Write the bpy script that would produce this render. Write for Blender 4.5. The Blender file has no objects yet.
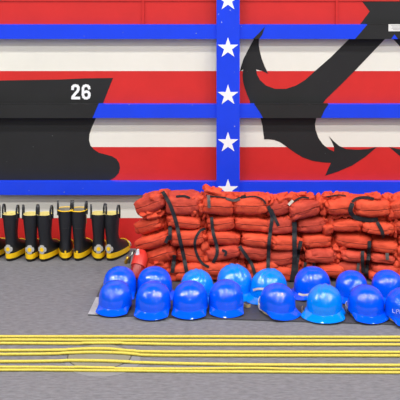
import bpy, bmesh, math, random
from mathutils import Vector, Matrix, noise
from mathutils.bvhtree import BVHTree
random.seed(7)
S = bpy.context.scene; COL = S.collection
F, H, D, H0 = 1030.0, 2.15, 7.546, 45.0      # focal (px), eye height, distance to the wall, horizon above frame
def W(px, py, d):                            # point of the place that stands at distance d
    return Vector(((px-200)*d/F, d-D, H-(py+H0)*d/F))
def dfloor(py): return F*H/(py+H0)
def FL(px, py, z=0.0):                       # point of the floor
    d = dfloor(py); return Vector(((px-200)*d/F, d-D, z))

# ---------------------------------------------------------------- materials
def lin(c):
    r = []
    for v in c:
        v /= 255.0
        r.append(v/12.92 if v <= .04045 else ((v+.055)/1.055)**2.4)
    return (*r, 1)
def mat(name, rgb, rough=.5, metal=0, coat=0, var=.0, vscale=4, bump=0, bscale=60, stretch=(1,1,1), chips=None, spec=.5, dark=None):
    m = bpy.data.materials.new(name); m.use_nodes = True
    n, l = m.node_tree.nodes, m.node_tree.links
    b = n['Principled BSDF']; c = lin(rgb)
    b.inputs['Base Color'].default_value = c
    b.inputs['Roughness'].default_value = rough; b.inputs['Metallic'].default_value = metal
    b.inputs['Coat Weight'].default_value = coat; b.inputs['Coat Roughness'].default_value = .05
    b.inputs['Specular IOR Level'].default_value = spec
    tc = n.new('ShaderNodeTexCoord'); mp = n.new('ShaderNodeMapping'); mp.inputs['Scale'].default_value = stretch
    l.new(tc.outputs['Object'], mp.inputs['Vector'])
    out = None
    if var:
        nz = n.new('ShaderNodeTexNoise'); nz.inputs['Scale'].default_value = vscale; nz.inputs['Detail'].default_value = 6
        nz.inputs['Roughness'].default_value = .65
        l.new(mp.outputs['Vector'], nz.inputs['Vector'])
        r = n.new('ShaderNodeValToRGB'); r.color_ramp.elements[0].position = .3; r.color_ramp.elements[1].position = .7
        lo = dark and lin(dark) or tuple(x*(1-var) for x in c[:3])+(1,)
        r.color_ramp.elements[0].color = lo
        r.color_ramp.elements[1].color = tuple(min(1, x*(1+var)) for x in c[:3])+(1,)
        l.new(nz.outputs['Fac'], r.inputs['Fac']); out = r.outputs['Color']
    if chips:
        v = n.new('ShaderNodeTexNoise'); v.inputs['Scale'].default_value = 42; v.inputs['Detail'].default_value = 2
        l.new(tc.outputs['Object'], v.inputs['Vector'])
        r2 = n.new('ShaderNodeValToRGB'); r2.color_ramp.elements[0].position = .755; r2.color_ramp.elements[1].position = .775
        l.new(v.outputs['Fac'], r2.inputs['Fac'])
        mx = n.new('ShaderNodeMix'); mx.data_type = 'RGBA'
        mx.inputs[6].default_value = c; mx.inputs[7].default_value = lin(chips)
        if out: l.new(out, mx.inputs[6])
        l.new(r2.outputs['Color'], mx.inputs[0]); out = mx.outputs[2]
    if out: l.new(out, b.inputs['Base Color'])
    if bump:
        nb = n.new('ShaderNodeTexNoise'); nb.inputs['Scale'].default_value = bscale; nb.inputs['Detail'].default_value = 5
        l.new(mp.outputs['Vector'], nb.inputs['Vector'])
        bp = n.new('ShaderNodeBump'); bp.inputs['Strength'].default_value = bump; bp.inputs['Distance'].default_value = .01
        l.new(nb.outputs['Fac'], bp.inputs['Height']); l.new(bp.outputs['Normal'], b.inputs['Normal'])
    return m
M = dict(
 red=mat('red_paint', (206,36,34), .5, var=.08, vscale=3, bump=.05, bscale=12, chips=(190,70,66)),
 white=mat('white_paint', (232,230,222), .5, var=.03, vscale=3, bump=.05, bscale=12),
 blue=mat('blue_paint', (12,62,232), .42, var=.05, vscale=5, bump=.05, bscale=20, chips=(150,160,215)),
 black=mat('black_paint', (22,23,26), .6, var=.25, vscale=3, bump=.06, bscale=14, chips=(90,90,92)),
 star=mat('star_white', (240,242,248), .5, var=.02),
 floor=mat('deck_grey', (112,112,118), .8, var=.30, vscale=60, bump=.35, bscale=150, stretch=(.35,1,1)),
 beige=mat('cover_beige', (128,126,112), .7, var=.06, vscale=12, bump=.2, bscale=120),
 palegrey=mat('cover_grey', (126,127,132), .7, var=.06, vscale=10, bump=.2, bscale=120),
 groove=mat('cover_groove', (60,58,56), .8),
 rope=mat('rope_yellow', (218,202,88), .6, var=.06, vscale=160, bump=.1, bscale=400, dark=(186,168,58)),
 mat_=mat('rubber_mat', (66,66,72), .6, var=.15, vscale=14, bump=.3, bscale=90),
 tape=mat('mat_tape', (176,176,180), .4, var=.12, vscale=40),
 helm=mat('helmet_royal', (0,84,236), .02, spec=.8, var=.03),
 helml=mat('helmet_azure', (0,128,238), .02, spec=.8, var=.03),
 strapw=mat('strap_white', (222,214,196), .6, var=.08, vscale=60),
 strapb=mat('strap_beige', (190,170,120), .6, var=.08, vscale=60),
 letter=mat('marker_white', (170,185,238), .5),
 orange=mat('jacket_orange', (212,80,50), .75, var=.14, vscale=9, bump=.55, bscale=22, stretch=(.8,1,1.2), dark=(188,56,34), spec=.3),
 orange2=mat('jacket_orange_worn', (192,72,52), .75, var=.2, vscale=11, bump=.55, bscale=22, stretch=(.8,1,1.2), dark=(158,46,34), spec=.3),
 seam=mat('seam_dark', (168,56,38), .8),
 web=mat('webbing_black', (30,30,34), .7, var=.2, vscale=120, bump=.3, bscale=300),
 webg=mat('webbing_grey', (86,80,78), .7, var=.2, vscale=120, bump=.3, bscale=300),
 rubber=mat('boot_rubber', (30,32,38), .42, var=.15, vscale=30, bump=.15, bscale=60),
 sole=mat('boot_sole', (20,20,22), .7),
 yel=mat('boot_yellow', (246,200,20), .45, var=.05, vscale=30),
 cream=mat('boot_lining', (240,226,150), .85, var=.06, vscale=40),
 creamg=mat('boot_lining_grey', (150,146,136), .85, var=.1, vscale=40),
 silver=mat('emblem_silver', (178,178,176), .35, var=.05, vscale=90),
 brass=mat('brass', (214,170,60), .3, metal=.8), steel=mat('steel', (150,156,150), .35, metal=.8),
 cred=mat('canister_red', (206,52,44), .35, var=.06), credd=mat('canister_dark_red', (150,32,34), .35),
 plate=mat('placard_white', (226,226,226), .4), ink=mat('placard_ink', (150,150,152), .6),
)

# ---------------------------------------------------------------- helpers
def obj(name, bm, mats, parent=None, smooth=False, sharp=None):
    if not isinstance(mats, (list, tuple)): mats = [mats]
    me = bpy.data.meshes.new(name); bmesh.ops.recalc_face_normals(bm, faces=bm.faces[:])
    if smooth:
        for f in bm.faces: f.smooth = True
    bm.to_mesh(me); bm.free()
    for m in mats: me.materials.append(m)
    o = bpy.data.objects.new(name, me); COL.objects.link(o)
    if parent: o.parent = parent
    if sharp: me.set_sharp_from_angle(angle=math.radians(sharp))
    return o
def empty(name, loc, rz=0):
    o = bpy.data.objects.new(name, None); o.empty_display_size = .05; COL.objects.link(o)
    o.location = loc; o.rotation_euler = (0, 0, rz); return o
def tag(o, label=None, cat=None, group=None, kind=None):
    if label: o['label'] = label
    if cat: o['category'] = cat
    if group: o['group'] = group
    if kind: o['kind'] = kind
    return o
def copy_tree(o, parent=None):
    c = o.copy(); COL.objects.link(c); c.parent = parent
    for ch in list(o.children): copy_tree(ch, c)
    return c
def box(bm, a, b, mi=0):
    vs = [bm.verts.new((x, y, z)) for x in (a[0], b[0]) for y in (a[1], b[1]) for z in (a[2], b[2])]
    for q in ((0,1,3,2),(4,6,7,5),(0,4,5,1),(2,3,7,6),(0,2,6,4),(1,5,7,3)):
        f = bm.faces.new([vs[i] for i in q]); f.material_index = mi
def prism(bm, pts, y0, y1, mi=0):            # outline in x,z ; from y0 (near) to y1
    f_ = [bm.verts.new((x, y0, z)) for x, z in pts]; b_ = [bm.verts.new((x, y1, z)) for x, z in pts]
    n = len(pts); fs = [bm.faces.new(f_), bm.faces.new(b_[::-1])]
    for i in range(n): fs.append(bm.faces.new([f_[i], b_[i], b_[(i+1) % n], f_[(i+1) % n]]))
    for f in fs: f.material_index = mi
    return fs[:2]
def loft(bm, rings, mi=0, cap0=True, cap1=True, closed=True):
    R = [[bm.verts.new(p) for p in r] for r in rings]; n = len(R[0])
    for a, b in zip(R, R[1:]):
        for i in range(n if closed else n-1):
            f = bm.faces.new([a[i], a[(i+1) % n], b[(i+1) % n], b[i]]); f.material_index = mi
    if cap0: f = bm.faces.new(R[0][::-1]); f.material_index = mi
    if cap1: f = bm.faces.new(R[-1]); f.material_index = mi
    return R
def tube(bm, pts, r, n=8, mi=0, lobes=0, pitch=.05):
    rings = []; L = 0
    for i, p in enumerate(pts):
        a = pts[max(0, i-1)]; b = pts[min(len(pts)-1, i+1)]; t = (b-a).normalized()
        if i: L += (p-pts[i-1]).length
        up = Vector((0, 0, 1)) if abs(t.z) < .9 else Vector((0, 1, 0))
        s = t.cross(up).normalized(); u = s.cross(t)
        ring = []
        for k in range(n):
            an = 2*math.pi*k/n; rr = r
            if lobes: rr = r*(1+.10*math.cos(lobes*(an-2*math.pi*L/pitch)))
            ring.append(p+s*math.cos(an)*rr+u*math.sin(an)*rr)
        rings.append(ring)
    loft(bm, rings, mi)
def smoothpath(pts, step):
    out = []
    P = [pts[0]]+list(pts)+[pts[-1]]
    for i in range(1, len(P)-2):
        a, b, c, d = P[i-1:i+3]; n = max(2, int((c-b).length/step))
        for k in range(n):
            t = k/n
            out.append(.5*((2*b)+(c-a)*t+(2*a-5*b+4*c-d)*t*t+(3*b-a-3*c+d)*t**3))
    out.append(P[-1]); return out

# ---------------------------------------------------------------- wall with painted stripes, ship bow and anchors
XL, XR = -4.2, 4.2
def zw(py, d=D): return H-(py+H0)*d/F
def xw(px, d=D): return (px-200)*d/F
bm = bmesh.new()
bands = [(3.1, zw(1), 0), (zw(1), zw(31), 0), (zw(31), zw(71), 1), (zw(71), zw(110), 0), (zw(110), zw(147), 1), (zw(147), zw(187), 0), (zw(187), zw(218), 1), (zw(218), 0, 0)]
for a, b, mi in bands: box(bm, (XL, 0, b), (XR, .06, a), mi)
def paint(px, mi=2, d=D, off=.002, mirror=None):
    if mirror is not None: px = [(2*mirror-x, y) for x, y in px][::-1]
    prism(bm, [(xw(x, d), zw(y, d)) for x, y in px], d-D-off, d-D+.004, mi)
hull_top = [(-400,84),(0,80.5),(30,80),(60,79.5),(85,78.3),(113,78),(110.5,84),(107,93),(102,106),(98,112),(-400,112)]
paint(hull_top)
hull_low = [(-400,111),(98,111),(95.5,119),(92,127),(89.5,134),(89,140),(90.5,145.5),(94,149.5),(99,152.7),(106,154.6),(112,156.2),(116.5,159),(119.2,163),(120,168),(118.8,173),(115,177.3),(110,180),(104,183),(-400,184)]
paint(hull_low)
fluke = [(265,27),(260,33),(254,39),(248,50),(243.5,59),(240.8,67),(240,71.5),(243.2,69.2),(242.6,75),(243,81),(244.5,87),(246.8,94),(249.5,100),(252,110),(321,110),(323,103),(326,99),(340,85.5),(354.5,71),(384,40),(398,25),(352,25),(349,39),(331,57),(315,71),(305,80),(296,85.5),(286,88.8),(275,88.8),(266,85.5),(260,80),(257,74.5),(256.2,69.3),(262,70.8),(268.2,73.8),(264.5,66),(261.5,58),(259.8,51),(258.8,45),(259,38),(262,30)]
paint(fluke); paint(fluke, mirror=389)
crown = [(256,110),(260.5,118),(262.5,126),(264,138),(264,139.3),(268,139.2),(274,139.8),(280,142),(287,147),(294,152),(302,157),(312,160.6),(322,162.3),(331,162.8),(328,169),(325.3,175.5),(338,171.5),(352,165.5),(365,157),(377,146.8),(368,149),(358,149.7),(346,149),(339,145.8),(333.5,141),(328.8,136),(332,142),(334.2,147.5),(334,151.5),(329,149.2),(323,144.5),(318.5,138),(315.6,130),(315,124),(316.5,117),(320,110)]
paint(crown); paint(crown, mirror=383)
limb = [(290,-95),(361,0),(374,17),(366,27),(420,27),(390,-13),(330,-95)]
paint(limb); paint(limb, off=.003, mirror=389)
wall = obj('wall_back', bm, [M['red'], M['white'], M['black']]); tag(wall, kind='structure', label='steel hangar wall painted with red and white stripes, black ship bow and anchors')
# hull number
def flat_strokes(bm, strokes, w, d, off, th=.0015):
    for st in strokes:
        for i in range(len(st)-1):
            a = Vector((xw(st[i][0], d), zw(st[i][1], d))); b = Vector((xw(st[i+1][0], d), zw(st[i+1][1], d)))
            t = (b-a).normalized(); n = Vector((-t.y, t.x))*w*d/F/2; e = t*w*d/F*.35
            q = [a-e-n, b+e-n, b+e+n, a-e+n]
            y = d-D-off
            prism(bm, [(p.x, p.y) for p in q], y-th-i*.00008, y, 0)
bm = bmesh.new()
flat_strokes(bm, [[(72.6,89),(72.8,87),(73.8,85.9),(75.6,85.6),(77.4,86),(78.3,87.3),(78.3,89.4),(77.4,91.3),(75,94),(73,96.6),(72.6,98)],[(72.4,98),(79.2,98)]], 2.7, D, .002)
flat_strokes(bm, [[(89.2,88.4),(88.8,86.9),(87.6,85.8),(85.8,85.6),(84,86.2),(83.1,88),(83,94.5),(83.6,96.8),(85,98),(87,98.1),(88.7,97.2),(89.3,95.4),(89.2,93.4),(88.2,92),(86.4,91.5),(84,92.3)]], 2.6, D, .002)
obj('painted_number', bm, M['star'], wall)

# horizontal beams and the vertical star post
PB = .065; DB = D-PB
def beam(name, y0, y1, polys, label):
    global bm
    bm = bmesh.new(); z1, z0 = zw(y0, DB), zw(y1, DB)
    box(bm, (XL, -PB, z0), (XR, -.0045, z1), 0)
    for pts in polys:
        prism(bm, [(xw(x, DB), zw(y, DB)) for x, y in pts], -PB-.0015, -PB+.002, 1)
        top = [x for x, y in pts if y <= y0+.6]
        if len(top) >= 2: box(bm, (xw(min(top), DB), -PB-.0015, z1-.001), (xw(max(top), DB), -.0045, z1+.0012), 1)
    o = obj(name, bm, [M['blue'], M['black']]); tag(o, kind='structure', label=label); return o
A = 389
b1 = [[(265,26.5),(260,32),(253,39),(259,39),(262,35)], [(367.3,24.6),(355,39),(391,39),(394.5,34.3),(398,39),(423,39),(410.5,24.6)]]
b1.append([(2*A-x, y) for x, y in b1[0]][::-1])
beam('trim_1', 24.6, 39, b1, 'upper blue beam across the wall with black anchor paint')
b2 = [[(-400,104.4),(98.2,104.4),(92.5,118),(-400,118)], [(254.5,104.4),(259,111),(263,118),(321,118),(324.5,110),(328.4,104.4)]]
b2.append([(2*386-x, y) for x, y in b2[1]][::-1])
beam('trim_2', 104.4, 118, b2, 'middle beam across the wall, black over the ship bow')
beam('trim_3', 182, 195, [], 'lowest blue beam across the wall, just above the orange stacks')
bm = bmesh.new(); DP = D-.082
box(bm, (xw(216.5, DP), -.082, 0), (xw(239.7, DP), -PB-.0022, 3.1), 0)
for sy in (-93.5, -46.5, .5, 48, 95.3, 142.6, 189.6):
    r1, r2 = 10.8, 4.15; cx = 228
    pts = []
    for k in range(10):
        a = math.pi/2+k*math.pi/5; r = r1 if k % 2 == 0 else r2
        pts.append((xw(cx+r*math.cos(a), DP), zw(sy-r*math.sin(a), DP)))
    prism(bm, pts, -.0835, -.080, 1)
o = obj('trim_4', bm, [M['blue'], M['star']]); tag(o, kind='structure', label='blue vertical post with a column of white stars')
for i, (px, y1) in enumerate(((143.2, 23), (336.6, 23))):
    bm = bmesh.new(); box(bm, (xw(px-.9), -.014, zw(26)), (xw(px+.9), -.0045, 3.1), 0)
    tag(obj('trim_%d' % (5+i), bm, M['red']), kind='structure', label='thin red vertical strip on the upper red panel')
bm = bmesh.new(); box(bm, (XL, -.006, zw(1.2)), (XR, -.0008, zw(-.2)), 0)
tag(obj('trim_7', bm, M['red']), kind='structure')
# placard on the upper beam
bm = bmesh.new(); box(bm, (xw(388.4, DB), -PB-.005, zw(31.2, DB)), (xw(404, DB), -PB-.0017, zw(24.2, DB)), 0)
pl = obj('placard', bm, M['plate']); tag(pl, 'small white placard with faint grey print on the upper beam', 'placard')
bm = bmesh.new()
for k, (a, b) in enumerate(((391,401),(392,400.5),(391.5,401.5),(393,400))):
    y = 25.6+k*1.35; box(bm, (xw(a, DB), -PB-.0056, zw(y+.22, DB)), (xw(b, DB), -PB-.0049, zw(y-.22, DB)), 0)
obj('printed_lines', bm, M['ink'], pl)

# ---------------------------------------------------------------- floor
bm = bmesh.new(); box(bm, (-9, -13, -.1), (9, .06, 0), 0)
tag(obj('floor', bm, M['floor']), kind='structure', label='grey non-skid deck')
bm = bmesh.new()
def disc(bm, c, rx, ry, z0, z1, mi, n=64):
    loft(bm, [[(c.x+rx*math.cos(2*math.pi*k/n), c.y+ry*math.sin(2*math.pi*k/n), z) for k in range(n)] for z in (z0, z1)], mi)
c = FL(103, 361); disc(bm, c, .198, .205, 0, .0012, 1)
c = FL(99.5, 356.5); disc(bm, c, .172, .172, 0, .0020, 2); disc(bm, c, .167, .167, 0, .0026, 0)
tag(obj('deck_cover', bm, [M['beige'], M['palegrey'], M['groove']]), 'round beige cover plate set in the grey deck under the yellow ropes', 'cover plate')
RY = [((0,338),(100,338),(180,338),(290,338.4),(400,338.6)), ((0,341.2),(100,341.6),(200,342),(400,342.2)), ((0,344.7),(60,345),(120,344.9),(200,346),(400,346.2)),
      ((0,351.8),(60,351.6),(85,350.7),(110,350.8),(135,352.8),(200,353.4),(400,353.8)), ((0,355.8),(60,355),(90,354.2),(120,354.8),(145,356.5),(200,357),(400,357.2)),
      ((0,363),(60,362.4),(100,362.6),(130,363.8),(170,365),(240,366.2),(300,366.6),(400,366.8)),
      ((0,368.4),(60,368.6),(120,369.8),(180,370.2),(250,369.6),(300,370.4),(400,370.8)), ((0,371.4),(60,371.6),(130,372.2),(180,372.8),(260,373.2),(400,374))]
RL = ['straight yellow rope on the deck, farthest of the eight, nearest the helmets', 'yellow rope, middle strand of the farthest group of three',
      'yellow rope, nearest strand of the farthest group of three', 'yellow rope bending over the round cover, far strand of the middle pair',
      'yellow rope, near strand of the middle pair', 'lone yellow rope crossing the middle of the round deck cover',
      'paler yellow rope, far strand of the nearest touching pair', 'yellow rope nearest to the camera at the bottom of the picture']
for i, pts in enumerate(RY):
    r = .0082 if i < 6 else .0072
    P = [FL(x, y) for x, y in pts]
    a = P[0].copy(); a.x = -2.4; b = P[-1].copy(); b.x = 2.4
    P = [a]+P+[b]
    for p in P: p.z = r
    for k, p in enumerate(P): p.y += random.uniform(-.001, .001)
    bm = bmesh.new(); path = smoothpath(P, .011)
    for q in path:
        q.y += .0016*noise.noise(Vector((q.x*3, i*7.3, 0)))
        if (q.x-FL(99.5,356.5).x)**2+(q.y-FL(99.5,356.5).y)**2 < .04: q.z = r+.0022
    tube(bm, path, r, 9, 0, lobes=0)
    tag(obj('rope', bm, M['rope'], smooth=True), RL[i], 'rope', 'yellow ropes laid across the deck')
# mat
bm = bmesh.new()
fl, fr = FL(88, 315.5), FL(400, 325.5); fr = fl+(fr-fl)*1.35; bl = fl+Vector((.035, .62, 0)); br = fr+Vector((.03, .8, 0))
def slab(bm, q, z0, z1, mi=0):
    loft(bm, [[(p.x, p.y, z0) for p in q], [(p.x, p.y, z1) for p in q]], mi)
slab(bm, [fl, fr, br, bl], 0, .008)
mt = obj('floor_mat', bm, M['mat_']); tag(mt, 'dark grey rubber mat lying under the rows of blue helmets', 'mat')
bm = bmesh.new(); u = (fr-fl).normalized()*.062
slab(bm, [fl+Vector((0,-.004,0)), fl+u+Vector((0,-.004,0)), fl+u+Vector((.02,.30,0)), fl+Vector((.018,.30,0))], .0082, .0100)
obj('edge_tape', bm, M['tape'], mt)
MZ = .008

# ---------------------------------------------------------------- life jackets
def sp(v, e): return math.copysign(abs(v)**e, v)
TH = sorted([0, .0035, -.0035, .010, -.010, .04, -.04, .11, -.11]+[.11+(2*math.pi-.22)*k/30 for k in range(1, 30)])
def pillow(c, a, b, cz, tilt, yaw, seed, e1=.26, e2=.50, groove=True, amp=.005):
    R = Matrix.Rotation(yaw, 3, 'Z') @ Matrix.Rotation(tilt, 3, 'Y')
    rings = []; sd = Vector((seed*3.7, seed*1.3, seed*2.1)); NP = 42
    for i in range(NP+1):
        ph = -math.pi/2+math.pi*i/NP; ph *= .985
        ring = []
        for th in TH:
            cp = abs(math.cos(ph))**e1
            zt = .22*math.sin(i/NP*3+seed)         # seam wanders
            x = a*sp(math.sin(ph), .75); y = -b*cp*sp(math.cos(th), e2); z = cz*cp*sp(math.sin(th), e2)
            p = Vector((x, y, z))
            nrm = Vector((x/a**2, y/b**2, z/cz**2)).normalized()
            q = Vector((x*9, y*9, z*34))+sd
            k = noise.noise(q*.6)*amp*.9
            e = Vector((x*11+z*8, y*8, z*12-x*5))+sd
            k -= (1-min(1, abs(noise.noise(e))*4.2))**2*amp*1.2*(.35+abs(x/a)**1.5)
            k -= (1-min(1, abs(noise.noise(e*2.1))*3.4))**2*amp*.8*(.12+abs(x/a)**2)
            p += nrm*k
            p.z += .010*noise.noise(Vector((x*7, 0, seed*5.1)))
            if groove:
                if abs(th) < .001: p.y += .005
                elif abs(th) < .02: p.y -= .0012
                p.z += cz*zt*max(0, math.cos(th))**3*.6
            ring.append(c+R @ p)
        rings.append(ring)
    return rings
def crumple(c, a, b, cz, tilt, seed, amp=.018):
    R = Matrix.Rotation(tilt, 3, 'Y'); sd = Vector((seed*2.3, seed*4.9, seed*1.7)); rings = []
    for i in range(41):
        ph = (-math.pi/2+math.pi*i/40)*.98; ring = []
        for j in range(46):
            th = 2*math.pi*j/46; cp = abs(math.cos(ph))**.6
            p = Vector((a*cp*sp(math.sin(th), .7), -b*cp*sp(math.cos(th), .7), cz*sp(math.sin(ph), .8)))
            n = p.normalized(); q = Vector((p.x*30, p.y*16, p.z*15))+sd
            k = (.5-(1-min(1, abs(noise.noise(q*.8))*2.8))**1.5*2.2)*amp+(.25-abs(noise.noise(q*2.0)))*amp*1.2
            p += n*k; ring.append(c+R @ p)
        rings.append(ring)
    return rings
DFB = 6.75                                    # front of the stacks
BAG_V, BAG_F = [], []
def baked(name, rings, m, parent):
    bm = bmesh.new(); o0 = parent.location
    base = len(BAG_V); n = len(rings[0])
    for r in rings: BAG_V.extend([v.copy() for v in r])
    for i in range(len(rings)-1):
        for j in range(n):
            BAG_F.append([base+i*n+j, base+i*n+(j+1) % n, base+(i+1)*n+(j+1) % n, base+(i+1)*n+j])
    loft(bm, [[v-o0 for v in r] for r in rings])
    if name == 'foam_panel':                  # stitched seam round the edge of the panel
        z0 = TH.index(0); bm.faces.ensure_lookup_table()
        for i in range(len(rings)-1):
            for j in (z0-1, z0): bm.faces[i*n+j].material_index = 1
        m = [m, M['seam']]
    return obj(name, bm, m, parent, smooth=True)
R_ = math.radians
#        (xc, yc, w, h, tilt, yaw)
ST = {
 'A': ('leftmost stack', [
   ((154,204,33,17,27,-28),(183,204,37,20,3,0)), ((153.5,226,32,15,20,-25),(184,221,34,14,-4,0)), ((156,240,38,14,20,-22),(186,236,34,16,4,0)),
   ((161,254.5,36,18,20,-18),(192,254,30,16,-2,0)), ((161,273,28,18,12,-14),(190,272,32,18,7,0))]),
 'B': ('stack in front of the star post', [
   ((218,205,31,18,-5,0),(250,205,37,19,5,0)), ((222,222.5,28,15,2,0),(252,224,38,15,-4,0)), ((223,237,33,15,-2,0),(257,238,30,14,-5,0)),
   ((224,251,34,14,5,0),(254,252,34,15,-8,0)), ((219,266,32,17,-4,0),(262,268,31,17,8,0)), ((222,280,34,10,0,0),(260,281,34,9,0,0))]),
 'C': ('middle stack right of the star post', [
   ((279,207,26,18,16,0),(303,208,31,19,12,0)), ((281,225,31,17,4,0),(310.5,224,30,15,2,0)), ((284,241,32,15,-3,0),(316,240,29,14,-3,0)),
   ((281,256,31,16,6,0),(320,254,32,15,0,0)), ((284,272,28,17,-6,0),(331,268,27,13,-3,0))]),
 'D': ('second stack from the right', [
   ((339,205,30,17,9,0),(371,207,37,18,-1,0)), ((346,224,32,13,0,0),(377,226.5,33,13,-3,0)), ((353,240.5,36,15,-5,0),(385,246,27,13,0,0)),
   ((352,254,26,11,-3,0),(382,258,25,10,0,0)), ((350,268,27,16,3,0),(385,269.5,29,12,0,0)), ((346,281,34,9,0,0),(384,281,32,10,0,0))]),
 'E': ('rightmost stack, cut by the picture edge', [
   ((403,207,28,21,14,0),(435,207,34,19,0,0)), ((408,226,30,15,3,0),(439,226,32,16,0,0)), ((411,241,26,14,-3,0),(440,241,30,14,0,0)),
   ((412,256,28,14,2,0),(441,256,30,14,0,0)), ((413,272,28,17,0,0),(441,272,30,16,0,0))]),
}
ORD = ['topmost', 'second from the top', 'third from the top', 'fourth from the top', 'fifth from the top', 'sixth from the top']
LOOK = {('A',0):'orange life jacket with a long grey strap, topmost of the leftmost stack', ('B',0):'orange life jacket with black cords, topmost in front of the star post',
 ('D',0):'orange life jacket in a black loop, topmost, second stack from the right', ('C',0):'tilted orange life jacket with a white corner, topmost right of the star post'}
JK = {}; seed = 0
for key, (where, rows) in ST.items():
    for ri, (l, r) in enumerate(rows):
        xs = (l[0]+r[0])/2; zb = max(0, zw(max(l[1]+l[3]/2, r[1]+r[3]/2), DFB+.06))
        t = empty('life_jacket', ((xs-200)*(DFB+.13)/F, DFB+.13-D, zb))
        last = ri == len(rows)-1
        lab = LOOK.get((key, ri), 'orange life jacket, %s in the %s' % ('lowest' if last else ORD[ri], where))
        tag(t, lab, 'life jacket', 'folded orange life jackets in stacks against the wall'); JK[(key, ri)] = t
        m = M['orange2'] if (key, ri) in (('C',0),('C',1),('A',0),('C',3),('D',3),('D',4),('B',3)) else M['orange']
        for (x, y, w, h, ti, yw) in (l, r):
            seed += 1; dm = DFB+.06+(.03 if yw else 0); b = .115
            sc = dm/F; jy = random.uniform(-.03, .012)
            c = Vector(((x-200)*sc, dm-D+b-.06+jy, H-(y+H0)*sc))
            c.z = max(c.z, h*sc*.5+.006)
            baked('foam_panel', pillow(c, w*sc*.51, b, h*sc*.505, R_(-ti+random.uniform(-2.5, 2.5)), R_(yw+random.uniform(-7, 7)), seed, amp=random.uniform(.006, .010)), m, t)
        # gathered cloth between the panels and at the ends
        rx = random.Random(seed)
        hh = (l[3]+r[3])/2
        gaps = [((l[0]+l[2]/2+r[0]-r[2]/2)/2, (l[1]+r[1])/2+1, max(9, (r[0]-r[2]/2-l[0]-l[2]/2)+9), hh*1.15), (r[0]+r[2]/2+1.5, r[1]+1, 12, r[3]*1.15)]
        if key != 'A': gaps.append((l[0]-l[2]/2-1.5, l[1]+1, 10, l[3]*1.15))
        else: gaps.append((l[0]+2, l[1]+l[3]*.45, 26, 9))
        for gx, gy, gw, gh in gaps:
            seed += 1; sc = (DFB+.12)/F
            c = Vector(((gx-200)*sc, DFB+.155-D, max(H-(gy+H0)*sc, gh*sc*.5+.008)))
            baked('cloth_fold', crumple(c, gw*sc*.5, .075, gh*sc*.5, rx.uniform(-.3, .3), seed), m, t)
        # the jacket's back, folded behind and between the panels
        seed += 1; sc = (DFB+.17)/F; x0 = l[0]-l[2]*.42; x1 = r[0]+r[2]*.42
        yc = (l[1]+r[1])/2
        zc = max(H-(yc+H0)*sc+.004, hh*sc*.5+.008)
        baked('back_panel', pillow(Vector((((x0+x1)/2-200)*sc, DFB+.185-D, zc)), (x1-x0)*sc*.47, .07, hh*sc*.60, 0, 0, seed, groove=False, amp=.010), m, t)
# loose cloth ends on top and in the gaps
def extra(key, ri, x, y, w, h, ti, d=.075, amp=.017, m='orange', b=.06):
    global seed
    seed += 1; sc = (DFB+d)/F
    baked('cloth_fold', crumple(Vector(((x-200)*sc, DFB+d-D, max(H-(y+H0)*sc, h*sc*.55))), w*sc*.5, b, h*sc*.5, R_(-ti), seed, amp), M[m], JK[(key, ri)])
extra('B',0,215,192.5,24,9,-24); extra('B',0,236,197.5,26,7,2); extra('B',0,262,198,16,7,-10)
extra('A',0,158,195,18,7,12); extra('A',0,190,197,24,7,-3); extra('A',0,198,206,14,22,-10); extra('A',0,152,213,26,8,12)
extra('A',2,203,240,14,24,8); extra('A',3,205,254,14,18,-8); extra('A',4,156,264,20,10,20); extra('A',4,172,280,26,12,0)
extra('B',0,206,210,12,18,4); extra('B',3,209,252,14,20,-6); extra('B',4,236,264,22,16,12); extra('B',4,236,275,26,14,-8)
extra('C',0,271,200,14,8,8); extra('C',0,285,198,22,7,12); extra('C',0,303,196.5,24,6,3); extra('C',0,288,218,16,10,10)
extra('C',3,290,262,24,14,16); extra('C',4,281,282,26,10,0); extra('C',4,305,272,24,18,-8); extra('C',2,303,243,10,14,20); extra('C',4,318,281,26,12,5)
extra('D',0,323,204,14,22,-14); extra('D',0,333,196,20,6,4); extra('D',0,345,213,30,8,6); extra('D',0,371,196.5,22,6,6)
extra('D',1,327,224,12,18,10); extra('D',3,338,250,15,15,-12); extra('D',4,334,262,12,14,15); extra('D',4,350,271,20,18,8)
extra('D',0,371,216,44,9,0,d=.13); extra('D',0,328,215,20,10,0,d=.13); extra('B',0,250,214,40,8,0,d=.13)
extra('E',0,391,206,18,24,8); extra('E',1,395,226,14,18,-10); extra('E',3,399,256,12,22,6); extra('E',4,399,273,14,20,0)
BVH = BVHTree.FromPolygons(BAG_V, BAG_F)
EYE = Vector((0, -D, H))
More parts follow.
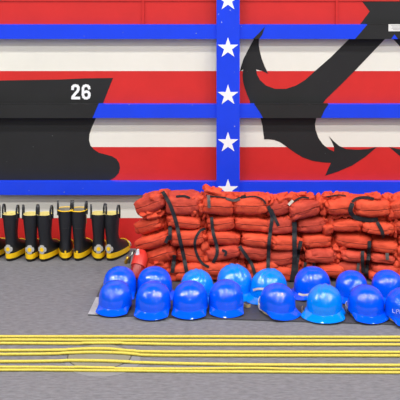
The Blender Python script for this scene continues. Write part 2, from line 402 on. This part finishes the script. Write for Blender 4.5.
def drape(bm, pts, w, bvh, step=1.0, th=.0018, lift=.004, dfall=DFB+.03, win=2, dmax=.16):
    P = [Vector((x, y, 0)) for x, y in pts]; path = smoothpath(P, step)
    ds = []
    def hit(x, y):
        dr = (W(x, y, 7)-EYE).normalized(); h = bvh.ray_cast(EYE, dr)
        return h[0].y+D if h[0] else None
    for i, p in enumerate(path):
        a = path[max(0, i-1)]; b = path[min(len(path)-1, i+1)]; t = (b-a).normalized(); n = Vector((-t.y, t.x, 0))*w*.41
        c = [hit(q.x, q.y) for q in (p, p-n, p+n)]; c = [v for v in c if v]
        ds.append((p, n, min(c) if c else None))
    val = [v[2] if v[2] else dfall for v in ds]
    near = min(val); val = [min(v, near+dmax) for v in val]
    mn = [min(val[max(0, i-win):i+win+1]) for i in range(len(val))]
    sm = [sum(mn[max(0, i-2):i+3])/len(mn[max(0, i-2):i+3]) for i in range(len(mn))]
    rings = []
    for (p, n, _), d in zip(ds, sm):
        d -= lift
        rings.append([W(p.x-n.x, p.y-n.y, d), W(p.x+n.x, p.y+n.y, d), W(p.x+n.x, p.y+n.y, d+th), W(p.x-n.x, p.y-n.y, d+th)])
    loft(bm, rings)
def strap(key, pts, w, m='web', name='webbing_strap', **k):
    t = JK[key]; bm = bmesh.new(); drape(bm, pts, w, BVH, **k)
    for v in bm.verts: v.co -= t.location
    o = obj(name, bm, M[m], t); return o
strap(('A',0), [(162.5,191.5),(166,197),(171,207),(176,222),(180,240),(184,258),(187.5,277)], 4.6)
strap(('A',1), [(170,226),(170,240)], 4.4); strap(('A',1), [(168.5,236),(165.5,243)], 4)
strap(('A',1), [(205.5,228.5),(200,231),(195.5,239),(195,247),(198,257),(203,264),(209,267)], 3.2)
strap(('A',3), [(174.5,255),(173.5,264),(172,273)], 4.6)
strap(('A',0), [(176,196.5),(184,196),(190,198)], 2.6)
strap(('B',0), [(208.5,195),(209.2,208)], 3.8, 'webg'); strap(('B',0), [(206,195.5),(214,196.5),(224,197.5),(233,200),(240,197.5),(246,197),(255,196.5),(262,199),(266,204)], 1.8, name='cord')
strap(('B',0), [(226,198.5),(234,200.5),(240,199)], 3, 'webg', name='buckle')
strap(('B',0), [(241,197),(246,196.5)], 3.6, name='buckle')
strap(('B',1), [(211.5,217),(213,232),(216.5,245),(217,254),(213,263)], 4)
strap(('B',3), [(239.5,246),(247,257),(252,265),(255.5,277)], 4)
strap(('B',3), [(222,250),(226,252),(225,256)], 3)
strap(('B',4), [(232,263),(232,272)], 3.6)
strap(('C',0), [(268,206),(272,216),(270.5,230),(269,245),(268,270)], 4.4); strap(('C',0), [(271,209),(274,216),(278.5,226)], 3.6)
strap(('C',1), [(294.5,222),(294.5,240),(294.5,262),(291.5,284)], 5.6); strap(('C',2), [(301,241),(299,250),(297,262),(296,276)], 4.4)
strap(('C',3), [(305.5,262),(304,272)], 3.4); strap(('C',3), [(314,263),(313,272)], 3.4)
strap(('C',0), [(288.5,205),(293,200.5)], 3.4, 'strapw', name='white_corner'); strap(('C',0), [(294,201.5),(301,197.5),(309,198)], 2.2)
strap(('D',0), [(352.5,203),(350.5,211),(354,216.5),(361,219),(370,220),(378,219.5)], 5.4); strap(('D',0), [(352,202),(357,198.5),(366,197.5),(374,199)], 3.4, name='cord')
strap(('D',0), [(326,197),(338,195),(346,196)], 1.6, name='cord')
strap(('D',1), [(377,222),(381.5,230),(384,238)], 4.2); strap(('D',2), [(369.5,241),(369,253),(367.5,264),(366,276)], 4.4)
strap(('D',2), [(362.5,251),(362.5,262),(363.5,273)], 4.2); strap(('D',3), [(387,253),(387.5,260)], 4.2, 'webg')
strap(('D',4), [(358.5,263),(357.5,274)], 3.4, 'webg')

# ---------------------------------------------------------------- helmets
HH = .174
def brim_ext(u, full=0):
    k = min(1, max(0, (math.cos(u)-.12)/.6)); e = .0025+.040*k*k*(3-2*k)+full*.018*(1-max(0, math.cos(u))); e = e if full else max(.002, min(e, .103/max(.05, abs(math.sin(u)))-dome_r(u))); return e
def dome_r(u):                                # u = 0 is the front (-Y)
    c, s = math.cos(u), math.sin(u); ay = .120 if c > 0 else .116; bx = .106
    return 1/((abs(c)/ay)**2.15+(abs(s)/bx)**2.15)**(1/2.15)
def zbase(u): return .030+.014*math.sin(u)**2
def helm_meshes(full, ridged):
    N = 64; A_ = [2*math.pi*k/N for k in range(N)]
    def P(u, r, z): return Vector((r*math.sin(u), -r*math.cos(u), z))
    z0 = .034
    def shell_ring(t, off):
        ring = []
        for u in A_:
            R = dome_r(u)-off; rr = R*math.sin(t)**.80*(1+.035*math.sin(2*t)**2*(t > .6)); zb = zbase(u); z = zb+(HH-zb-off)*max(0, math.cos(t))**.92
            x = rr*math.sin(u)
            if ridged and t > .02:
                w = abs(x); fade = math.sin(min(1, t/.5)*math.pi/2)*max(0, math.cos(t))**.4
                k = .006*math.exp(-(x/.009)**2)-.004*math.exp(-((w-.020)/.006)**2)+.003*math.exp(-((w-.032)/.007)**2)
                z += k*fade+.0*w
            ring.append(P(u, rr, z))
        return ring
    ts = [.03]+[math.pi/2*k/22 for k in range(1, 23)]
    bm = bmesh.new()
    out = [shell_ring(t, 0) for t in ts]; low = [P(u, dome_r(u)+.001, zbase(u)-.010) for u in A_]
    ilow = [P(u, dome_r(u)-.002, zbase(u)-.010) for u in A_]; inn = [shell_ring(t, .003) for t in ts[::-1]]
    loft(bm, out+[low, ilow]+inn)
    for f in bm.faces: f.smooth = True
    bb = bmesh.new(); rings = []
    prof = [(0, z0+.001, 0), (.25, None, 0), (.6, None, 0), (1, None, 0), (1, None, 1), (.6, None, 1), (.2, None, 1), (0, z0-.004, 1)]
    for f, z, side in prof:
        ring = []
        for u in A_:
            e = brim_ext(u, full); fr = max(0, math.cos(u)); zq = zbase(u); ze = .004+(.012 if full else .026)*math.sin(u)**2
            zz = zq+z-z0 if z is not None else (zq+.001)+(ze-zq-.001)*(f**1.15)
            if z is None and side: zz -= .0032
            ring.append(P(u, dome_r(u)-.0005+e*f-(.001 if side else 0), max(zz, .001)))
        rings.append(ring)
    loft(bb, rings, cap0=False, cap1=False)
    a, b = rings[0], rings[-1]
    for f in bb.faces: f.smooth = True
    # suspension head band inside
    sb = bmesh.new(); rr = []
    for k, (o, z) in enumerate(((.012, .006), (.012, .030), (.015, .030), (.015, .006))):
        rr.append([P(u, dome_r(u)-o, z) for u in A_])
    loft(sb, rr+[rr[0]], cap0=False, cap1=False)
    return bm, bb, sb
protos = {}
def helmet(cx, ytop, yaw, kind, label, scale=1, push=0, light=False, extras=()):
    s = (ytop+H0)/(H-MZ-HH*scale)*1.0; d = F/s+push
    loc = ((cx-200)*d/F, d-D, MZ)
    key = (kind, light)
    if key not in protos:
        t = empty('hard_hat', loc)
        a, b, c = helm_meshes(1 if kind == 'full' else 0, kind != 'plain')
        m = M['helml'] if light else M['helm']
        obj('shell', a, m, t, sharp=50); obj('brim', b, m, t, sharp=50); obj('head_band', c, M['strapb'], t, smooth=True)
        protos[key] = t
        r = t
    else:
        r = copy_tree(protos[key])
        for ch in list(r.children):
            if ch.name.split('.')[0] not in ('shell', 'brim', 'head_band'): bpy.data.objects.remove(ch)
    r.location = loc; r.rotation_euler = (0, 0, R_(yaw)); r.scale = (scale,)*3
    tag(r, label, 'helmet', 'blue hard hats in two rows on the mat')
    return r
HL = [
 (115.4,281,-8,'plain',False,'royal blue hard hat at the left end of the front row, beside the mat tape',.95,0),
 (153.2,282.3,-4,'plain',False,'royal blue hard hat, second from the left in the front row',1,0),
 (190.3,281.5,-4,'plain',False,'royal blue hard hat, third from the left in the front row',1,0),
 (226.2,280.3,0,'plain',False,'royal blue hard hat with beige strap end, front row under the star post',1,0),
 (277.5,284,24,'plain',False,'royal blue hard hat turned right with its pale headband showing at the left, front row',.97,0),
 (324.5,285.2,-14,'full',True,'light blue hard hat, the only one of its colour in the front row',1,0),
 (366,284.4,10,'plain',False,'royal blue hard hat with a black and white strap at its left, front row',1,-.02),
 (404,288.5,16,'plain',False,'royal blue hard hat with white lettering, cut off by the right edge',1.02,0),
 (119.8,267,-2,'plain',False,'royal blue hard hat at the left end of the back row',1,0),
 (154.5,267,34,'plain',False,'royal blue hard hat turned right, second from the left in the back row',1,0),
 (197,271.5,10,'ridged',True,'light blue hard hat, leftmost of the three in the back row',.98,.03),
 (234.5,265,24,'ridged',True,'light blue hard hat standing under the star post in the back row',1.04,0),
 (269,269.5,-48,'ridged',True,'light blue ridged hard hat turned left with a white strap across its brim',1.02,0),
 (312.5,267,-62,'plain',False,'royal blue back row hard hat turned left, pale strap along its brim',1,0),
 (351.5,272.5,0,'plain',False,'royal blue hard hat, second from the right in the back row',.95,.03),
 (387.5,272,0,'plain',False,'royal blue hard hat at the right end of the back row',.95,.03),
]
HO = []
for (cx, yt, yaw, kind, light, lab, sc, push) in HL:
    HO.append(helmet(cx, yt, yaw, kind, lab, sc, push, light))
bpy.context.view_layer.update()
def hbvh(i, parts=('shell', 'brim')):
    V, Fc = [], []
    for ch in HO[i].children:
        if ch.name.split('.')[0] in parts:
            b = len(V); mw = ch.matrix_world
            V += [mw @ v.co for v in ch.data.vertices]; Fc += [[b+k for k in p.vertices] for p in ch.data.polygons]
    return BVHTree.FromPolygons(V, Fc)
def on_helmet(i, name, lines, w, m, step=.8, lift=.0015, label=None, **k):
    bm = bmesh.new(); bv = hbvh(i)
    inv = HO[i].matrix_world.inverted()
    for pts in lines: drape(bm, pts, w, bv, step=step, lift=lift, th=.0012, dfall=6.3, **k)
    for v in bm.verts: v.co = inv @ v.co
    o = obj(name, bm, M[m], HO[i])
    if label: o['label'] = label
# white strap over the brim of the left-turned light helmet, pale strap on the back-row one
on_helmet(12, 'chin_strap', [[(253,290.2),(258,288.8),(265,289)]], 2.8, 'strapw', win=2)
on_helmet(13, 'chin_strap', [[(298.5,293.8),(303,295),(309,294.6)]], 2.6, 'strapw', win=2)
on_helmet(7, 'lettering', [[(392.6,309),(392.9,312.2),(395.2,313)], [(396.4,313.4),(396.4,309.6)], [(396.4,309.8),(398.3,309.6),(398.6,311),(396.8,311.6)], [(399.8,313.6),(399.8,309.8)], [(399.8,309.9),(402,310.6),(402,312.8),(399.8,313.5)]], .65, 'letter', step=.4, win=1, label='white hand lettering')
def hband(i, pts, r, m, name='headband_end'):     # end of the suspension lying out from under the shell
    inv = HO[i].matrix_world.inverted(); bm = bmesh.new()
    P = smoothpath([inv @ p for p in pts], .006); rings = []
    for k, p in enumerate(P):
        a = P[max(0, k-1)]; b = P[min(len(P)-1, k+1)]; t = (b-a).normalized(); up = Vector((0, 0, 1)); s = t.cross(up).normalized()
        rings.append([p-s*.0015-up*r, p+s*.0015-up*r, p+s*.0015+up*r, p-s*.0015+up*r])
    loft(bm, rings); obj(name, bm, M[m], HO[i])
def near(px, z, d): return Vector(((px-200)*d/F, d-D, z+MZ))
hband(3, [near(243,.016,6.27), near(247,.014,6.24), near(250.5,.014,6.25)], .009, 'strapb')
hband(4, [near(263,.022,6.17), near(259.5,.028,6.19), near(258.3,.040,6.23), near(260,.045,6.28)], .016, 'strapw')
hband(5, [near(305,.010,6.14), near(302,.010,6.17), near(302.5,.010,6.24)], .007, 'strapb')
hband(6, [near(351,.018,6.15), near(347,.022,6.17), near(345.5,.026,6.21), near(347,.026,6.26)], .014, 'strapw')
hband(6, [near(350.6,.016,6.135), near(348.6,.022,6.142), near(347.4,.026,6.15)], .007, 'web', 'strap_buckle')

# ---------------------------------------------------------------- boots (local: toe towards +Y, heel at the origin side)
def egg(z, y0, y1, wh, wt, n=36):            # heel end y0, toe end y1, half widths at heel / ball
    ring = []
    for k in range(n):
        a = 2*math.pi*k/n; c, s = math.cos(a), math.sin(a)
        yy = (y0+y1)/2+(y1-y0)/2*sp(s, .85); f = (yy-y0)/(y1-y0); w = wh+(wt-wh)*min(1, f*1.4)
        ring.append(Vector((w*sp(c, .85), yy, z)))
    return ring
def make_boot(tall, emblem, loops_back):
    t = empty('rubber_boot', (0, 0, 0)); zt = .352 if tall else .328
    bm = bmesh.new()
    loft(bm, [egg(.0, .004, .282, .038, .046), egg(.004, 0, .286, .041, .050), egg(.020, -.001, .288, .043, .052)])
    obj('sole', bm, M['sole'], t, smooth=True, sharp=40)
    bm = bmesh.new()
    loft(bm, [egg(.0202, -.004, .292, .045, .055), egg(.036, -.005, .292, .046, .055), egg(.054, -.004, .290, .045, .054), egg(.0542, .003, .283, .040, .049)])
    obj('foxing_band', bm, M['yel'], t, smooth=True, sharp=40)
    bm = bmesh.new()
    prof = [(.0544,.001,.284,.042,.051),(.066,.000,.282,.043,.050),(.079,.000,.270,.044,.048),(.092,.001,.245,.043,.046),(.104,.002,.205,.042,.044),(.118,.003,.160,.041,.042),(.138,.004,.118,.040,.040),
            (.165,.001,.104,.041,.040),(.20,-.006,.100,.043,.042),(.26,-.013,.104,.049,.048),(zt-.02,-.018,.106,.052,.052),(zt,-.019,.107,.053,.053)]
    rings = [egg(*p) for p in prof]
    for i, r in enumerate(rings[4:-1]):
        for v in r:
            k = .0016*noise.noise(Vector((v.x*20, v.y*20, v.z*30+tall*5))); v.x += k*1.5; v.y += k
    inn = [egg(zt, -.015, .103, .049, .049), egg(zt-.05, -.010, .096, .042, .041), egg(.16, .006, .098, .036, .036), egg(.12, .010, .102, .036, .036)]
    loft(bm, rings, cap1=False)
    # rim faces
    obj('upper', bm, M['rubber'], t, smooth=True, sharp=45)
    bm = bmesh.new(); loft(bm, [egg(zt+.0005, -.0185, .1065, .0525, .0525)]+inn, cap0=False)
    obj('lining', bm, M['creamg' if tall else 'cream'], t, smooth=True, sharp=45)
    # toe cap welt: a ribbed arc over the toe
    bm = bmesh.new()
    def arc(y, zt_, w):
        return [Vector((w*math.cos(math.pi*k/16), y, .046+(zt_-.046)*math.sin(math.pi*k/16)**.8)) for k in range(17)]
    tube(bm, arc(.222, .101, .054), .0042, 8)
    obj('toe_cap_welt', bm, M['yel'], t, smooth=True)
    bm = bmesh.new()
    for y, z in ((.238,.094),(.252,.086)): tube(bm, arc(y, z, .051), .0026, 6)
    obj('toe_rib', bm, M['silver'], t, smooth=True)
    if tall:
        bm = bmesh.new(); e0 = egg(zt+.001, -.0205, .1085, .0545, .0545); tube(bm, e0+[e0[0]], .0042, 6)
        obj('rim_piping', bm, M['yel'], t, smooth=True)
        bm = bmesh.new(); box(bm, (-.006, -.008, .046), (.006, .001, .072)); obj('heel_tab', bm, M['yel'], t)
        bm = bmesh.new(); tube(bm, [Vector((.049, .06, zt-.02)), Vector((.049, .062, zt-.06)), Vector((.048, .06, zt-.10))], .003, 6); obj('pull_cord', bm, M['strapb'], t, smooth=True)
        bm = bmesh.new(); e0 = egg(.232, -.0105, .101, .0455, .0445); tube(bm, e0+[e0[0]], .0016, 5); obj('shaft_welt', bm, M['rubber'], t, smooth=True)
    # pull loops
    for sx in (-1, 1):
        bm = bmesh.new(); pts = []
        for k in range(15):
            a = math.pi*k/14; y = .042-.020*math.cos(a); pts.append(Vector((sx*(.0525+.001*math.sin(a)), y, zt-.035 if k in (0, 14) else zt+.01+.052*math.sin(a)**.8)))
        rr = []
        for k, p in enumerate(pts):
            a = pts[max(0, k-1)]; b = pts[min(14, k+1)]; tt = (b-a).normalized(); n = Vector((1, 0, 0)); s = tt.cross(n).normalized()
            rr.append([p-n*.0065-s*.002, p+n*.0065-s*.002, p+n*.0065+s*.002, p-n*.0065+s*.002])
        loft(bm, rr); obj('pull_loop', bm, M['rubber'], t)
    if emblem is not None:                    # maltese cross disc on the heel, turned to one side
        R = Matrix.Translation((0, .0, 0)) @ Matrix.Rotation(emblem, 4, 'Z')
        cy = .045; c0 = Vector((0, cy, .087))
        def proj(x, z, o):                    # wrap on the heel
            a = x/.047; v = Vector((math.sin(a)*(.047+o), -math.cos(a)*(.047+o), z)); v.rotate(Matrix.Rotation(emblem, 3, 'Z')); return v+c0
        bm = bmesh.new()
        pts = []
        for k in range(48):
            a = 2*math.pi*k/48; r = .031*(1-.20*abs(math.cos(2*a))**6 if False else 1-.22*max(0, math.cos(4*(a-math.pi/4)))**3)
            pts.append((r*math.sin(a), r*math.cos(a)))
        loft(bm, [[proj(x*s, z*s, o) for x, z in pts] for s, o in ((1, .001), (1, .004), (.75, .0046), (.5, .005), (.25, .005))])
        e = obj('emblem', bm, M['silver'], t, smooth=False)
        bm = bmesh.new(); loft(bm, [[proj(.013*s*math.sin(2*math.pi*k/24), .0145*s*math.cos(2*math.pi*k/24), o) for k in range(24)] for s, o in ((1, .004), (1, .0066), (.5, .0068))])
        obj('emblem_center', bm, M['yel'], e)
    return t
BT = [ # heel px x, y, toe angle from straight away (deg, + = to the right), kind, label
 (-9.5,261,15,'e','black rubber boot mostly cut off by the left edge, only its toe showing'),
 (9.8,261.5,15,'e','black rubber boot with yellow sole and cross emblem, first whole boot from the left'),
 (29.8,262,2,'e','black rubber boot with a cross emblem, second whole boot from the left'),
 (43.8,262,16,'e','black rubber boot with an emblem, third whole boot, left of the taller pair'),
 (64.7,261,-6,'t','left boot of the taller black pair with yellow rim piping'),
 (78.3,261.2,11,'t','right boot of the taller black pair with yellow rim piping'),
 (98,261.2,-5,'e','left boot of the black pair nearest the orange stacks'),
 (111.3,261.2,22,'e','right boot of the pair nearest the orange stacks, toe pointing right')]
pe = {}
for x, y, ang, kind, lab in BT:
    k = kind
    if k not in pe: o = pe[k] = make_boot(kind == 't', None if kind == 't' else 0.0, True)
    else: o = copy_tree(pe[k])
    p = FL(x, y); a = R_(ang); o.rotation_euler = (0, 0, -a)      # p: where the back of the heel meets the deck
    o.location = (p.x-math.sin(a)*.045, p.y+.045-math.cos(a)*.045, 0)
    tag(o, lab, 'boot', 'black firefighting boots standing along the wall')

# ---------------------------------------------------------------- red canister with brass fitting beside the leftmost stack
ca = W(142.5, 251, 6.80); cb = W(134.5, 280, 6.66); cb.z = max(cb.z, .03)
t = empty('canister', (cb.x, cb.y, 0)); ax = (ca-cb).normalized()
def cyl(prof, n=32):
    bm = bmesh.new(); s = ax.cross(Vector((0, 1, 0))).normalized(); u = s.cross(ax)
    loft(bm, [[cb+ax*h-t.location+s*r*math.cos(2*math.pi*k/n)+u*r*math.sin(2*math.pi*k/n) for k in range(n)] for h, r in prof]); return bm
L = (ca-cb).length
obj('barrel', cyl([(0,.036),(.006,.041),(L*.45,.043)]), M['credd'], t, smooth=True, sharp=40)
obj('collar', cyl([(L*.43,.046),(L*.44,.050),(L*.78,.049),(L*.86,.040),(L*.98,.030),(L,.018)]), M['cred'], t, smooth=True, sharp=40)
def at_(p): return p-t.location
bm = bmesh.new(); q = [W(135.5,255,6.73), W(139.5,255.3,6.73), W(139,249.5,6.73), W(137,249.5,6.73)]
loft(bm, [[at_(p) for p in q], [at_(p)+Vector((0,.012,0)) for p in q]]); obj('white_tag', bm, M['plate'], t)
bm = bmesh.new(); tube(bm, [at_(W(134,250,6.95)), at_(W(131.5,254,6.94)), at_(W(129.5,258,6.93)), at_(W(128.5,263,6.93))], .011, 10); obj('valve_body', bm, M['steel'], t, smooth=True)
bm = bmesh.new(); tube(bm, [at_(W(128.5,257,6.9)), at_(W(127.2,258.5,6.9)), at_(W(126,261,6.9)), at_(W(126,263.5,6.9))], .012, 12); obj('brass_fitting', bm, M['brass'], t, smooth=True)
tag(t, 'red cylinder with white tag and brass fitting leaning beside the leftmost orange stack', 'canister')

# ---------------------------------------------------------------- light and camera
for iy, (ly, en) in enumerate(((-1.6,30), (-3.7,150), (-6.5,150), (-10,70), (-14.5,70), (-20.5,80), (-29,110))):
    for ix in range(9):
        ld = bpy.data.lights.new('ceiling_lamp', 'AREA'); ld.shape = 'DISK'; ld.size = .6; ld.energy = en*1.12
        ld.color = (1.0, .98, .94)
        lo = bpy.data.objects.new('ceiling_lamp', ld); COL.objects.link(lo)
        lo.location = (-12.8+3.2*ix+(.6 if iy % 2 else 0), ly, 7.2)
w = bpy.data.worlds.new('hangar_air'); S.world = w; w.use_nodes = True
w.node_tree.nodes['Background'].inputs[0].default_value = (1.0, .93, .84, 1); w.node_tree.nodes['Background'].inputs[1].default_value = .04
cd = bpy.data.cameras.new('camera'); cam = bpy.data.objects.new('camera', cd); COL.objects.link(cam)
cam.location = EYE; cam.rotation_euler = (math.pi/2, 0, 0); cd.sensor_width = 36; cd.lens = F/400*36; cd.shift_y = -(200+H0)/400
cd.clip_end = 100; S.camera = cam
S.view_settings.view_transform = 'Standard'; S.view_settings.look = 'None'; S.view_settings.exposure = -.32; S.view_settings.gamma = 1
